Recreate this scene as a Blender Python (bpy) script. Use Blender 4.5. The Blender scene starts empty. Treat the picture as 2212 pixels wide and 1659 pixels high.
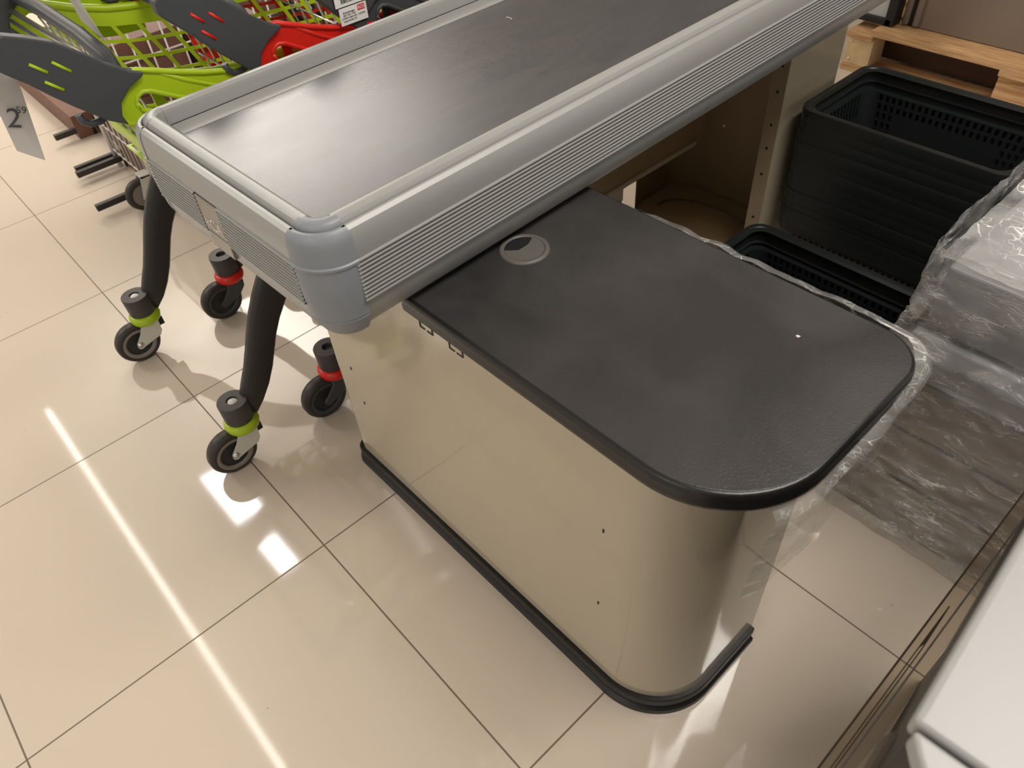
import bpy, bmesh, math, random
from mathutils import Vector, Matrix, noise
random.seed(7)
S = bpy.context.scene
COL = S.collection
PI = math.pi

# ------------------------------------------------------------------ camera
cam_d = bpy.data.cameras.new('camera'); cam = bpy.data.objects.new('camera', cam_d); COL.objects.link(cam)
CX, CY, CZ = 2.73013, -0.22086, 1.30082
R = Matrix(((0.67580425, -0.49715684, 0.54417249, CX), (0.73440086, 0.51707181, -0.43965, CY),
            (-0.06280125, 0.69675808, 0.71455173, CZ), (0, 0, 0, 1)))
cam.matrix_world = R
cam_d.sensor_width = 36; cam_d.lens = 1617.72 / 2212 * 36
cam_d.clip_start = 0.05; cam_d.clip_end = 60
cam_d.dof.use_dof = True; cam_d.dof.focus_distance = 1.25; cam_d.dof.aperture_fstop = 9.5
S.camera = cam
# ------------------------------------------------------------------ view and world
S.view_settings.view_transform = 'Standard'; S.view_settings.look = 'None'
S.view_settings.exposure = 0.28; S.view_settings.gamma = 1.0; S.view_settings.use_curve_mapping = False
W = bpy.data.worlds.new('world'); S.world = W; W.use_nodes = True
W.node_tree.nodes['Background'].inputs[0].default_value = (1.0, 0.95, 0.89, 1)
W.node_tree.nodes['Background'].inputs[1].default_value = 0.60

def area(name, loc, sx, sy, power, col=(1, .955, .89), rot=(0, 0, 0)):
    d = bpy.data.lights.new(name, 'AREA'); d.shape = 'RECTANGLE'; d.size = sx; d.size_y = sy
    d.energy = power; d.color = col
    o = bpy.data.objects.new(name, d); COL.objects.link(o); o.location = loc; o.rotation_euler = rot
    return o
# unseen overhead lights; the first inferred from belt glow, the others added as fill
area('unseen_overhead_light', (-3.1, 2.2, 3.02), 3.4, 1.7, 84)
area('unseen_overhead_light', (-2.9, -2.1, 3.02), 3.0, .5, 85)  # added fill for the floor on the left
area('unseen_overhead_light', (2.6, -3.0, 3.02), 1.2, .4, 26)  # added fill from the camera side
area('unseen_overhead_light', (3.15, .9, 3.02), .6, 2.0, 58)  # added fill for the floor at the right, outside the tile reflections
area('added_uplight', (-2.9, 1.2, 2.35), 2.2, 1.3, 115, rot=(PI, 0, 0))  # added light aimed upward, brightens the ceiling for the belt's glow

# ------------------------------------------------------------------ materials
def mat(name, col, rough=.5, metal=0., spec=.5, bump=0., bscale=200., coat=0., var=0., vscale=6., emis=None, estr=0., alpha=1., trans=0., ior=1.45):
    m = bpy.data.materials.new(name); m.use_nodes = True; nt = m.node_tree; b = nt.nodes['Principled BSDF']
    b.inputs['Base Color'].default_value = (*col, 1); b.inputs['Roughness'].default_value = rough
    b.inputs['Metallic'].default_value = metal; b.inputs['Specular IOR Level'].default_value = spec
    b.inputs['Coat Weight'].default_value = coat; b.inputs['Coat Roughness'].default_value = .05
    b.inputs['Alpha'].default_value = alpha; b.inputs['Transmission Weight'].default_value = trans; b.inputs['IOR'].default_value = ior
    tc = nt.nodes.new('ShaderNodeTexCoord')
    n = nt.nodes.new('ShaderNodeTexNoise'); n.inputs['Scale'].default_value = vscale; n.inputs['Detail'].default_value = 5
    nt.links.new(tc.outputs['Object'], n.inputs['Vector'])
    mx = nt.nodes.new('ShaderNodeMix'); mx.data_type = 'RGBA'
    mx.inputs[6].default_value = (*[c * (1 - var) for c in col], 1); mx.inputs[7].default_value = (*[min(1, c * (1 + var)) for c in col], 1)
    nt.links.new(n.outputs['Fac'], mx.inputs[0]); nt.links.new(mx.outputs[2], b.inputs['Base Color'])
    if bump:
        n2 = nt.nodes.new('ShaderNodeTexNoise'); n2.inputs['Scale'].default_value = bscale; n2.inputs['Detail'].default_value = 3
        nt.links.new(tc.outputs['Object'], n2.inputs['Vector'])
        bp = nt.nodes.new('ShaderNodeBump'); bp.inputs['Strength'].default_value = bump; bp.inputs['Distance'].default_value = .001
        nt.links.new(n2.outputs['Fac'], bp.inputs['Height']); nt.links.new(bp.outputs[0], b.inputs['Normal'])
    if emis:
        b.inputs['Emission Color'].default_value = (*emis, 1); b.inputs['Emission Strength'].default_value = estr
    return m
def nodes(m): return m.node_tree, m.node_tree.nodes['Principled BSDF']

M = {}
M['silver'] = mat('satin silver plastic', (.315, .315, .305), .38, .15, .5, .12, 900, var=.04)
M['cap'] = mat('grey corner plastic', (.215, .23, .25), .4, .0, .5, .1, 900, var=.04)
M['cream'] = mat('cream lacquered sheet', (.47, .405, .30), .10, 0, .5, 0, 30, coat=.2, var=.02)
M['cream_shade'] = mat('shaded cream sheet', (.30, .235, .15), .4, 0, .4, var=.06)  # darker copy of the cream sheet, shade put into the colour
M['black_rubber'] = mat('black rubber trim', (.014, .013, .012), .42, 0, .4, .1, 400)
M['edge'] = mat('black edge band', (.012, .011, .011), .3, 0, .5, .08, 300)
M['dark'] = mat('dark grey plastic', (.052, .056, .060), .42, 0, .45, .2, 700, var=.12)
M['darkmetal'] = mat('dark powder coated steel', (.030, .027, .024), .38, .2, .5, .25, 900, var=.1)
M['green'] = mat('lime green plastic', (.36, .50, .012), .33, 0, .5, .05, 500, var=.05)
M['red'] = mat('red plastic', (.62, .018, .010), .33, 0, .5, .05, 500, var=.05)
M['tire'] = mat('caster tread', (.035, .028, .024), .45, 0, .4, .2, 300, var=.15)
M['hub'] = mat('caster hub', (.030, .027, .026), .5, 0, .4)
M['hubring'] = mat('caster hub ring', (.22, .19, .17), .5, 0, .4)
M['zinc'] = mat('zinc plated steel', (.62, .62, .56), .40, .35, .5, .1, 200, var=.15)
M['steel'] = mat('bright steel', (.55, .54, .52), .25, .9, .5)
M['basket'] = mat('black basket plastic', (.0115, .014, .014), .34, 0, .4, .15, 900)
M['taupe'] = mat('taupe board', (.27, .21, .17), .5, 0, .4, .1, 60, var=.18, vscale=9)
M['darkgap'] = mat('dark seam', (.02, .018, .016), .6)
M['device'] = mat('light silver housing', (.30, .295, .29), .36, .0, .5, .05, 800)
M['white'] = mat('white paper', (.72, .71, .69), .6)
M['offwhite'] = mat('white enamel wire', (.66, .62, .58), .3, .1)
M['ink'] = mat('black ink', (.02, .02, .022), .6)
M['inkgrey'] = mat('grey ink', (.07, .07, .08), .6)
M['inkred'] = mat('red ink', (.6, .03, .04), .5)
M['badge'] = mat('taupe badge', (.25, .22, .19), .35, .2)
M['badgelight'] = mat('pale badge lettering', (.62, .58, .52), .4)
M['brown'] = mat('red brown carton', (.16, .075, .05), .6, var=.25, vscale=5)
M['beigepanel'] = mat('taupe cabinet panel', (.20, .155, .12), .45, 0, .4, var=.06)
M['grom'] = mat('dark taupe grommet', (.11, .10, .09), .4, 0, .5)
M['cream_deep_shade'] = mat('deeply shaded cream sheet', (.19, .13, .065), .35)  # cream sheet again, with the cabinet's inside shade painted into its colour
M['greybox'] = mat('grey box plastic', (.23, .23, .24), .4, var=.15)
M['lowerbody'] = mat('dark taupe glossy plastic', (.085, .065, .050), .25)
M['cable'] = mat('plain dark brown', (.07, .035, .02), .5)
M['socket'] = mat('dark brownish socket plastic', (.055, .048, .046), .45, 0, .4, .2, 700)
M['black'] = mat('black void', (.004, .004, .004), .8)
M['greypanel'] = mat('pale grey panel', (.45, .45, .47), .4)

def wood():
    m = mat('pallet wood', (.50, .30, .14), .65); nt, b = nodes(m)
    tc = nt.nodes.new('ShaderNodeTexCoord'); mp = nt.nodes.new('ShaderNodeMapping'); mp.inputs['Scale'].default_value = (3, 40, 40)
    n = nt.nodes.new('ShaderNodeTexNoise'); n.inputs['Scale'].default_value = 3; n.inputs['Detail'].default_value = 6
    cr = nt.nodes.new('ShaderNodeValToRGB'); cr.color_ramp.elements[0].position = .3; cr.color_ramp.elements[1].position = .7
    cr.color_ramp.elements[0].color = (.34, .17, .07, 1); cr.color_ramp.elements[1].color = (.62, .40, .20, 1)
    nt.links.new(tc.outputs['Object'], mp.inputs[0]); nt.links.new(mp.outputs[0], n.inputs['Vector']); nt.links.new(n.outputs['Fac'], cr.inputs[0]); nt.links.new(cr.outputs[0], b.inputs['Base Color'])
    return m
M['wood'] = wood()
M['palewood'] = mat('pale wood block', (.62, .47, .26), .6, var=.25, vscale=30)

def floor_mat():
    m = bpy.data.materials.new('polished cream tiles'); m.use_nodes = True; nt, b = nodes(m); L = nt.links
    tc = nt.nodes.new('ShaderNodeTexCoord'); sp = nt.nodes.new('ShaderNodeSeparateXYZ'); L.new(tc.outputs['Object'], sp.inputs[0])
    def mth(op, a, c=None, d=None):
        n = nt.nodes.new('ShaderNodeMath'); n.operation = op
        for i, v in enumerate((a, c, d)):
            if v is None: continue
            if isinstance(v, (int, float)): n.inputs[i].default_value = v
            else: L.new(v, n.inputs[i])
        return n.outputs[0]
    def axis(o, T):
        q = mth('DIVIDE', o, T); f = mth('FRACT', mth('ADD', q, .5)); d = mth('MULTIPLY', mth('ABSOLUTE', mth('SUBTRACT', f, .5)), T)
        return d, mth('FLOOR', q)
    dx, ix = axis(sp.outputs[0], .6); dy, iy = axis(sp.outputs[1], .5965)
    dm = mth('MINIMUM', dx, dy)
    g = mth('LESS_THAN', dm, .00155)
    cell = nt.nodes.new('ShaderNodeCombineXYZ'); L.new(ix, cell.inputs[0]); L.new(iy, cell.inputs[1])
    wn = nt.nodes.new('ShaderNodeTexWhiteNoise'); wn.noise_dimensions = '3D'; L.new(cell.outputs[0], wn.inputs[0])
    n = nt.nodes.new('ShaderNodeTexNoise'); n.inputs['Scale'].default_value = 2.2; n.inputs['Detail'].default_value = 4; L.new(tc.outputs['Object'], n.inputs['Vector'])
    f = mth('ADD', mth('MULTIPLY', wn.outputs[0], .35), mth('MULTIPLY', n.outputs['Fac'], .65))
    mx = nt.nodes.new('ShaderNodeMix'); mx.data_type = 'RGBA'; L.new(f, mx.inputs[0])
    mx.inputs[6].default_value = (.58, .495, .405, 1); mx.inputs[7].default_value = (.63, .545, .45, 1)
    # specks of dirt
    sp2 = nt.nodes.new('ShaderNodeTexVoronoi'); sp2.inputs['Scale'].default_value = 9; sp2.feature = 'F1'; L.new(tc.outputs['Object'], sp2.inputs['Vector'])
    speck = mth('LESS_THAN', sp2.outputs['Distance'], .018)
    dk = nt.nodes.new('ShaderNodeMix'); dk.data_type = 'RGBA'; L.new(mth('MULTIPLY', speck, .5), dk.inputs[0]); L.new(mx.outputs[2], dk.inputs[6]); dk.inputs[7].default_value = (.16, .12, .08, 1)
    m2 = nt.nodes.new('ShaderNodeMix'); m2.data_type = 'RGBA'; L.new(g, m2.inputs[0]); L.new(dk.outputs[2], m2.inputs[6]); m2.inputs[7].default_value = (.15, .105, .065, 1)
    L.new(m2.outputs[2], b.inputs['Base Color'])
    L.new(mth('ADD', mth('MULTIPLY', g, .5), mth('ADD', .035, mth('MULTIPLY', n.outputs['Fac'], .03))), b.inputs['Roughness'])
    b.inputs['Specular IOR Level'].default_value = .62
    bp = nt.nodes.new('ShaderNodeBump'); bp.inputs['Strength'].default_value = .5; bp.inputs['Distance'].default_value = .001; L.new(mth('SUBTRACT', 1., g), bp.inputs['Height'])
    n3 = nt.nodes.new('ShaderNodeTexNoise'); n3.inputs['Scale'].default_value = 5; L.new(tc.outputs['Object'], n3.inputs['Vector'])
    bp2 = nt.nodes.new('ShaderNodeBump'); bp2.inputs['Strength'].default_value = .006; bp2.inputs['Distance'].default_value = .01
    L.new(n3.outputs['Fac'], bp2.inputs['Height']); L.new(bp.outputs[0], bp2.inputs['Normal']); L.new(bp2.outputs[0], b.inputs['Normal'])
    return m
M['floor'] = floor_mat()

def worktop_mat():
    m = mat('black grained laminate', (.030, .028, .027), .42, 0, .5); nt, b = nodes(m); L = nt.links
    tc = nt.nodes.new('ShaderNodeTexCoord')
    n = nt.nodes.new('ShaderNodeTexNoise'); n.inputs['Scale'].default_value = 330; n.inputs['Detail'].default_value = 2; L.new(tc.outputs['Object'], n.inputs['Vector'])
    bp = nt.nodes.new('ShaderNodeBump'); bp.inputs['Strength'].default_value = .55; bp.inputs['Distance'].default_value = .0012; L.new(n.outputs['Fac'], bp.inputs['Height']); L.new(bp.outputs[0], b.inputs['Normal'])
    d = nt.nodes.new('ShaderNodeTexNoise'); d.inputs['Scale'].default_value = 6; d.inputs['Detail'].default_value = 8; d.inputs['Distortion'].default_value = .6; L.new(tc.outputs['Object'], d.inputs['Vector'])
    cr = nt.nodes.new('ShaderNodeValToRGB'); cr.color_ramp.elements[0].position = .35; cr.color_ramp.elements[1].position = .75
    cr.color_ramp.elements[0].color = (.022, .021, .021, 1); cr.color_ramp.elements[1].color = (.050, .047, .045, 1)
    L.new(d.outputs['Fac'], cr.inputs[0]); L.new(cr.outputs[0], b.inputs['Base Color'])
    mr = nt.nodes.new('ShaderNodeMapRange'); mr.inputs['To Min'].default_value = .32; mr.inputs['To Max'].default_value = .46; L.new(d.outputs['Fac'], mr.inputs[0]); L.new(mr.outputs[0], b.inputs['Roughness'])
    return m
M['worktop'] = worktop_mat()

def belt_mat():
    m = mat('grey conveyor belt', (.05, .052, .055), .25, 0, .6); nt, b = nodes(m); L = nt.links
    tc = nt.nodes.new('ShaderNodeTexCoord')
    w = nt.nodes.new('ShaderNodeTexWave'); w.inputs['Scale'].default_value = 140; w.bands_direction = 'Y'; L.new(tc.outputs['Object'], w.inputs['Vector'])
    bp = nt.nodes.new('ShaderNodeBump'); bp.inputs['Strength'].default_value = .05; bp.inputs['Distance'].default_value = .0008; L.new(w.outputs['Fac'], bp.inputs['Height']); L.new(bp.outputs[0], b.inputs['Normal'])
    mp = nt.nodes.new('ShaderNodeMapping'); mp.inputs['Scale'].default_value = (14, 3, 1); mp.inputs['Rotation'].default_value = (0, 0, .25); L.new(tc.outputs['Object'], mp.inputs[0])
    d = nt.nodes.new('ShaderNodeTexNoise'); d.inputs['Scale'].default_value = 2.4; d.inputs['Detail'].default_value = 9; d.inputs['Roughness'].default_value = .65; L.new(mp.outputs[0], d.inputs['Vector'])
    cr = nt.nodes.new('ShaderNodeValToRGB'); cr.color_ramp.elements[0].position = .35; cr.color_ramp.elements[1].position = .8
    cr.color_ramp.elements[0].color = (.050, .052, .055, 1); cr.color_ramp.elements[1].color = (.068, .068, .067, 1)
    L.new(d.outputs['Fac'], cr.inputs[0]); L.new(cr.outputs[0], b.inputs['Base Color'])
    mr = nt.nodes.new('ShaderNodeMapRange'); mr.inputs['To Min'].default_value = .20; mr.inputs['To Max'].default_value = .29; L.new(d.outputs['Fac'], mr.inputs[0]); L.new(mr.outputs[0], b.inputs['Roughness'])
    return m
M['belt'] = belt_mat()

def film_mat(name, lo, hi, scale=14, bump=1.0, tint=(.62, .61, .60)):
    m = bpy.data.materials.new(name); m.use_nodes = True; nt = m.node_tree; L = nt.links; b = nt.nodes['Principled BSDF']; out = nt.nodes['Material Output']
    b.inputs['Base Color'].default_value = (*tint, 1); b.inputs['Roughness'].default_value = .16; b.inputs['Specular IOR Level'].default_value = 1.0
    tr = nt.nodes.new('ShaderNodeBsdfTransparent'); tr.inputs[0].default_value = (.97, .97, .96, 1)
    tc = nt.nodes.new('ShaderNodeTexCoord'); mp = nt.nodes.new('ShaderNodeMapping'); mp.inputs['Scale'].default_value = (1, 1, 2.6); mp.inputs['Rotation'].default_value = (.2, .45, 0); L.new(tc.outputs['Object'], mp.inputs[0])
    n = nt.nodes.new('ShaderNodeTexNoise'); n.inputs['Scale'].default_value = scale; n.inputs['Detail'].default_value = 6; n.inputs['Distortion'].default_value = 1.0; L.new(mp.outputs[0], n.inputs['Vector'])
    v = nt.nodes.new('ShaderNodeTexNoise'); v.noise_type = 'RIDGED_MULTIFRACTAL'; v.inputs['Scale'].default_value = scale * 1.6; v.inputs['Detail'].default_value = 3; v.inputs['Distortion'].default_value = .5; L.new(mp.outputs[0], v.inputs['Vector'])
    bp = nt.nodes.new('ShaderNodeBump'); bp.inputs['Strength'].default_value = bump; bp.inputs['Distance'].default_value = .008; L.new(v.outputs['Fac'], bp.inputs['Height']); L.new(bp.outputs[0], b.inputs['Normal'])
    def crease_glint(rot, sc, thr):
        mp2 = nt.nodes.new('ShaderNodeMapping'); mp2.inputs['Scale'].default_value = sc; mp2.inputs['Rotation'].default_value = rot; L.new(tc.outputs['Object'], mp2.inputs[0])
        w = nt.nodes.new('ShaderNodeTexNoise'); w.inputs['Scale'].default_value = 1; w.inputs['Detail'].default_value = 2.5; w.inputs['Distortion'].default_value = 1.2; L.new(mp2.outputs[0], w.inputs['Vector'])
        a_ = nt.nodes.new('ShaderNodeMath'); a_.operation = 'SUBTRACT'; L.new(w.outputs['Fac'], a_.inputs[0]); a_.inputs[1].default_value = .5
        c_ = nt.nodes.new('ShaderNodeMath'); c_.operation = 'ABSOLUTE'; L.new(a_.outputs[0], c_.inputs[0])
        d_ = nt.nodes.new('ShaderNodeMapRange'); d_.inputs['From Min'].default_value = thr; d_.inputs['From Max'].default_value = 0; d_.inputs['To Min'].default_value = 0; d_.inputs['To Max'].default_value = 1; L.new(c_.outputs[0], d_.inputs[0])
        return d_.outputs[0]
    c1 = crease_glint((.3, .5, .2), (9, 16, 40), .016); c2 = crease_glint((.1, -.7, .4), (14, 24, 60), .014)
    mxm = nt.nodes.new('ShaderNodeMath'); mxm.operation = 'MAXIMUM'; L.new(c1, mxm.inputs[0]); L.new(c2, mxm.inputs[1])
    gate = nt.nodes.new('ShaderNodeMapRange'); gate.inputs['From Min'].default_value = .42; gate.inputs['From Max'].default_value = .62; L.new(n.outputs['Fac'], gate.inputs[0])
    ml = nt.nodes.new('ShaderNodeMath'); ml.operation = 'MULTIPLY'; L.new(mxm.outputs[0], ml.inputs[0]); L.new(gate.outputs[0], ml.inputs[1])
    mr = nt.nodes.new('ShaderNodeMapRange'); mr.inputs['From Min'].default_value = .30; mr.inputs['From Max'].default_value = .80; mr.inputs['To Min'].default_value = lo; mr.inputs['To Max'].default_value = hi; L.new(n.outputs['Fac'], mr.inputs[0])
    ad = nt.nodes.new('ShaderNodeMath'); ad.operation = 'MULTIPLY_ADD'; ad.use_clamp = True; L.new(ml.outputs[0], ad.inputs[0]); ad.inputs[1].default_value = .6; L.new(mr.outputs[0], ad.inputs[2])
    cm = nt.nodes.new('ShaderNodeMix'); cm.data_type = 'RGBA'; L.new(ml.outputs[0], cm.inputs[0]); cm.inputs[6].default_value = (*tint, 1); cm.inputs[7].default_value = (.95, .95, .93, 1); L.new(cm.outputs[2], b.inputs['Base Color'])  # glints on the creases painted in as near-white colour
    mix = nt.nodes.new('ShaderNodeMixShader'); L.new(ad.outputs[0], mix.inputs[0]); L.new(tr.outputs[0], mix.inputs[1]); L.new(b.outputs[0], mix.inputs[2]); L.new(mix.outputs[0], out.inputs[0])
    return m
M['film'] = film_mat('clear stretch film', .15, .56, 9, 1., (.70, .70, .69))
M['filmthin'] = film_mat('thin clear film', .12, .42, 10, .8, (.5, .5, .49))
def card_mat():
    m = bpy.data.materials.new('grey translucent plastic card'); m.use_nodes = True; nt = m.node_tree; b = nt.nodes['Principled BSDF']; out = nt.nodes['Material Output']
    b.inputs['Base Color'].default_value = (.50, .48, .47, 1); b.inputs['Roughness'].default_value = .3
    tr = nt.nodes.new('ShaderNodeBsdfTransparent'); mix = nt.nodes.new('ShaderNodeMixShader'); mix.inputs[0].default_value = .72
    nt.links.new(tr.outputs[0], mix.inputs[1]); nt.links.new(b.outputs[0], mix.inputs[2]); nt.links.new(mix.outputs[0], out.inputs[0])
    return m
M['acryltint'] = card_mat()

def acrylic():
    m = bpy.data.materials.new('clear acrylic'); m.use_nodes = True; nt = m.node_tree; b = nt.nodes['Principled BSDF']; out = nt.nodes['Material Output']
    b.inputs['Base Color'].default_value = (.5, .42, .32, 1); b.inputs['Roughness'].default_value = .04
    tr = nt.nodes.new('ShaderNodeBsdfTransparent'); tr.inputs[0].default_value = (.90, .87, .82, 1)
    mix = nt.nodes.new('ShaderNodeMixShader'); mix.inputs[0].default_value = .07
    nt.links.new(tr.outputs[0], mix.inputs[1]); nt.links.new(b.outputs[0], mix.inputs[2]); nt.links.new(mix.outputs[0], out.inputs[0])
    return m
M['acrylic'] = acrylic()
M['acryledge'] = mat('dark acrylic edge', (.07, .045, .025), .3)
M['acryledge2'] = mat('grey acrylic edge', (.16, .14, .135), .3)
M['lamp'] = mat('lamp diffuser', (.9, .9, .9), .5, emis=(1, .95, .87), estr=9)
M['spotlamp'] = mat('cool lamp diffuser', (.9, .9, .9), .5, emis=(.93, .96, 1), estr=14)
M['ceil'] = mat('ceiling board', (.62, .60, .56), .8)
M['wallL'] = mat('pale shop wall', (.66, .60, .52), .7)
M['wallB'] = mat('dark shop wall', (.10, .08, .07), .7)

# ------------------------------------------------------------------ mesh helpers
class MB:
    def __init__(s): s.v = []; s.f = []; s.sm = []
    def add(s, vs, fs, smooth=False):
        o = len(s.v); s.v += [tuple(p) for p in vs]; s.f += [tuple(i + o for i in f) for f in fs]; s.sm += [smooth] * len(fs); return s
    def box(s, x0, x1, y0, y1, z0, z1):
        vs = [(x, y, z) for z in (z0, z1) for y in (y0, y1) for x in (x0, x1)]
        return s.add(vs, [(0, 2, 3, 1), (4, 5, 7, 6), (0, 1, 5, 4), (2, 6, 7, 3), (0, 4, 6, 2), (1, 3, 7, 5)])
    def frust(s, bot, top):      # bot/top: 4 points ccw
        return s.add(list(bot) + list(top), [(3, 2, 1, 0), (4, 5, 6, 7)] + [(i, (i + 1) % 4, 4 + (i + 1) % 4, 4 + i) for i in range(4)])
    def prism(s, pts, h0, h1, ax='z', smooth=False):
        n = len(pts)
        def P(a, b, h): return {'z': (a, b, h), 'x': (h, a, b), 'y': (a, h, b)}[ax]
        vs = [P(a, b, h0) for a, b in pts] + [P(a, b, h1) for a, b in pts]
        s.add(vs, [tuple(range(n - 1, -1, -1)), tuple(range(n, 2 * n))])
        o = len(s.v) - 2 * n
        for i in range(n): s.f.append((o + i, o + (i + 1) % n, o + n + (i + 1) % n, o + n + i)); s.sm.append(smooth)
        return s
    def tube(s, path, r, n=10, cap=True, flat=None):
        path = [Vector(p) for p in path]; m = len(path); vs = []; prev = None
        for i, p in enumerate(path):
            t = (path[min(i + 1, m - 1)] - path[max(i - 1, 0)]).normalized()
            if prev is None:
                a = Vector((0, 0, 1)) if abs(t.z) < .9 else Vector((1, 0, 0)); nrm = (a - t * a.dot(t)).normalized()
            else: nrm = (prev - t * prev.dot(t)).normalized()
            prev = nrm; bn = t.cross(nrm); rr = r[i] if isinstance(r, (list, tuple)) else r
            for k in range(n):
                an = 2 * PI * k / n; vs.append(p + nrm * math.cos(an) * rr + bn * math.sin(an) * rr * (flat or 1))
        fs = [(i * n + k, i * n + (k + 1) % n, (i + 1) * n + (k + 1) % n, (i + 1) * n + k) for i in range(m - 1) for k in range(n)]
        s.add(vs, fs, True)
        if cap: s.f += [tuple(len(s.v) - m * n + k for k in range(n - 1, -1, -1)), tuple(len(s.v) - n + k for k in range(n))]; s.sm += [False, False]
        return s
    def ribbon(s, path, wd, th, side):   # rectangular bar along a path; side = thickness direction
        side = Vector(side).normalized(); path = [Vector(p) for p in path]; m = len(path); vs = []
        for i, p in enumerate(path):
            t = (path[min(i + 1, m - 1)] - path[max(i - 1, 0)]).normalized(); w = t.cross(side).normalized(); ww = wd[i] if isinstance(wd, (list, tuple)) else wd
            # rounded rectangle section
            for a, b in ((-.5, -.5 * .5), (-.5, .5 * .5), (-.4, .5), (.4, .5), (.5, .25), (.5, -.25), (.4, -.5), (-.4, -.5)):
                vs.append(p + w * a * ww + side * b * th)
        n = 8; fs = [(i * n + k, i * n + (k + 1) % n, (i + 1) * n + (k + 1) % n, (i + 1) * n + k) for i in range(m - 1) for k in range(n)]
        s.add(vs, fs, True); s.f += [tuple(len(s.v) - m * n + k for k in range(n - 1, -1, -1)), tuple(len(s.v) - n + k for k in range(n))]; s.sm += [False, False]
        return s
    def lathe(s, prof, c=(0, 0, 0), ax='z', n=32, closed=False):
        vs = []
        for k in range(n):
            a = 2 * PI * k / n; ca, sa = math.cos(a), math.sin(a)
            for r, h in prof:
                p = {'z': (r * ca, r * sa, h), 'x': (h, r * ca, r * sa), 'y': (r * sa, h, r * ca)}[ax]; vs.append((p[0] + c[0], p[1] + c[1], p[2] + c[2]))
        m = len(prof); fs = []
        for k in range(n):
            for i in range(m if closed else m - 1):
                j = (i + 1) % m; fs.append((k * m + i, ((k + 1) % n) * m + i, ((k + 1) % n) * m + j, k * m + j))
        return s.add(vs, fs, True)
    def sweep(s, path, prof, closed=False, smooth=False):
        # path: list of (x,y,nx,ny) outward normals ; prof: (d,z)
        vs = []; m = len(prof)
        for x, y, nx, ny in path:
            for d, z in prof: vs.append((x + nx * d, y + ny * d, z))
        n = len(path); fs = [((i % n) * m + k, ((i + 1) % n) * m + k, ((i + 1) % n) * m + k + 1, (i % n) * m + k + 1) for i in range(n if closed else n - 1) for k in range(m - 1)]
        return s.add(vs, fs, smooth)
    def gridwall(s, P, nc, nr, hole, fx=.15, fz=.2, skew=0.):
        for i in range(nc):
            for j in range(nr):
                def Q(a, b): 
                    t = (j + b) / nr; return P(min(1, max(0, (i + a) / nc + skew * (t - .5) / nc * nr * .5 * (1 if True else 0))), t)
                c = [Q(0, 0), Q(1, 0), Q(1, 1), Q(0, 1)]
                if hole(i, j):
                    h = [Q(fx, fz), Q(1 - fx, fz), Q(1 - fx, 1 - fz), Q(fx, 1 - fz)]
                    s.add(c + h, [(k, (k + 1) % 4, 4 + (k + 1) % 4, 4 + k) for k in range(4)])
                else: s.add(c, [(0, 1, 2, 3)])
        return s
    def build(s, name, m, parent=None, bevel=0, solid=0, seg=2, weld=False, auto=None, off=0, sub=0):
        me = bpy.data.meshes.new(name); me.from_pydata(s.v, [], s.f); me.polygons.foreach_set('use_smooth', s.sm)
        if weld or auto:
            bm = bmesh.new(); bm.from_mesh(me)
            bmesh.ops.remove_doubles(bm, verts=bm.verts, dist=1e-5); bmesh.ops.recalc_face_normals(bm, faces=bm.faces); bm.to_mesh(me); bm.free()
        else:
            bm = bmesh.new(); bm.from_mesh(me); bmesh.ops.recalc_face_normals(bm, faces=bm.faces); bm.to_mesh(me); bm.free()
        if auto: me.shade_smooth() if hasattr(me, 'shade_smooth') else None
        me.materials.append(M[m]); o = bpy.data.objects.new(name, me); COL.objects.link(o)
        if parent: o.parent = parent
        if solid: md = o.modifiers.new('solid', 'SOLIDIFY'); md.thickness = solid; md.offset = off; es = o.modifiers.new('split', 'EDGE_SPLIT'); es.split_angle = .7
        if bevel: md = o.modifiers.new('bevel', 'BEVEL'); md.width = bevel; md.segments = seg; md.limit_method = 'ANGLE'; md.angle_limit = .6; md.harden_normals = False
        if sub: md = o.modifiers.new('sub', 'SUBSURF'); md.levels = sub; md.render_levels = sub
        if auto:
            try: me.set_sharp_from_angle(angle=auto)
            except Exception: pass
        return o
def tag(o, label=None, cat=None, group=None, kind=None):
    if label: o['label'] = label
    if cat: o['category'] = cat
    if group: o['group'] = group
    if kind: o['kind'] = kind
    return o
def thing(name, label, cat, loc=(0, 0, 0), rz=0, group=None, rot=None):
    o = bpy.data.objects.new(name, None); COL.objects.link(o); o.location = loc; o.rotation_euler = rot or (0, 0, rz); o.empty_display_size = .1
    return tag(o, label, cat, group)
def copy_tree(o, parent=None):
    c = o.copy(); COL.objects.link(c); c.parent = parent
    for ch in [q for q in bpy.data.objects if q.parent == o]: copy_tree(ch, c)
    return c
def text(name, body, size, m, parent, mtx, extr=.0002, align='CENTER', sx=1.):
    d = bpy.data.curves.new(name, 'FONT'); d.body = body; d.size = size; d.extrude = extr; d.align_x = align; d.align_y = 'CENTER'
    t_ = bpy.data.objects.new(name, d); COL.objects.link(t_); bpy.context.view_layer.update()
    me = bpy.data.meshes.new_from_object(t_.evaluated_get(bpy.context.evaluated_depsgraph_get()))
    bpy.data.objects.remove(t_); me.materials.clear(); me.materials.append(M[m])
    o = bpy.data.objects.new(name, me); COL.objects.link(o); o.parent = parent; o.matrix_local = mtx
    return o
def frame(loc, xdir, ydir, sx=1.):
    x = Vector(xdir).normalized(); y = Vector(ydir).normalized(); z = x.cross(y).normalized(); y = z.cross(x)
    m = Matrix.Identity(4)
    for i in range(3): m[i][0] = x[i] * sx; m[i][1] = y[i]; m[i][2] = z[i]; m[i][3] = loc[i]
    return m
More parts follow.
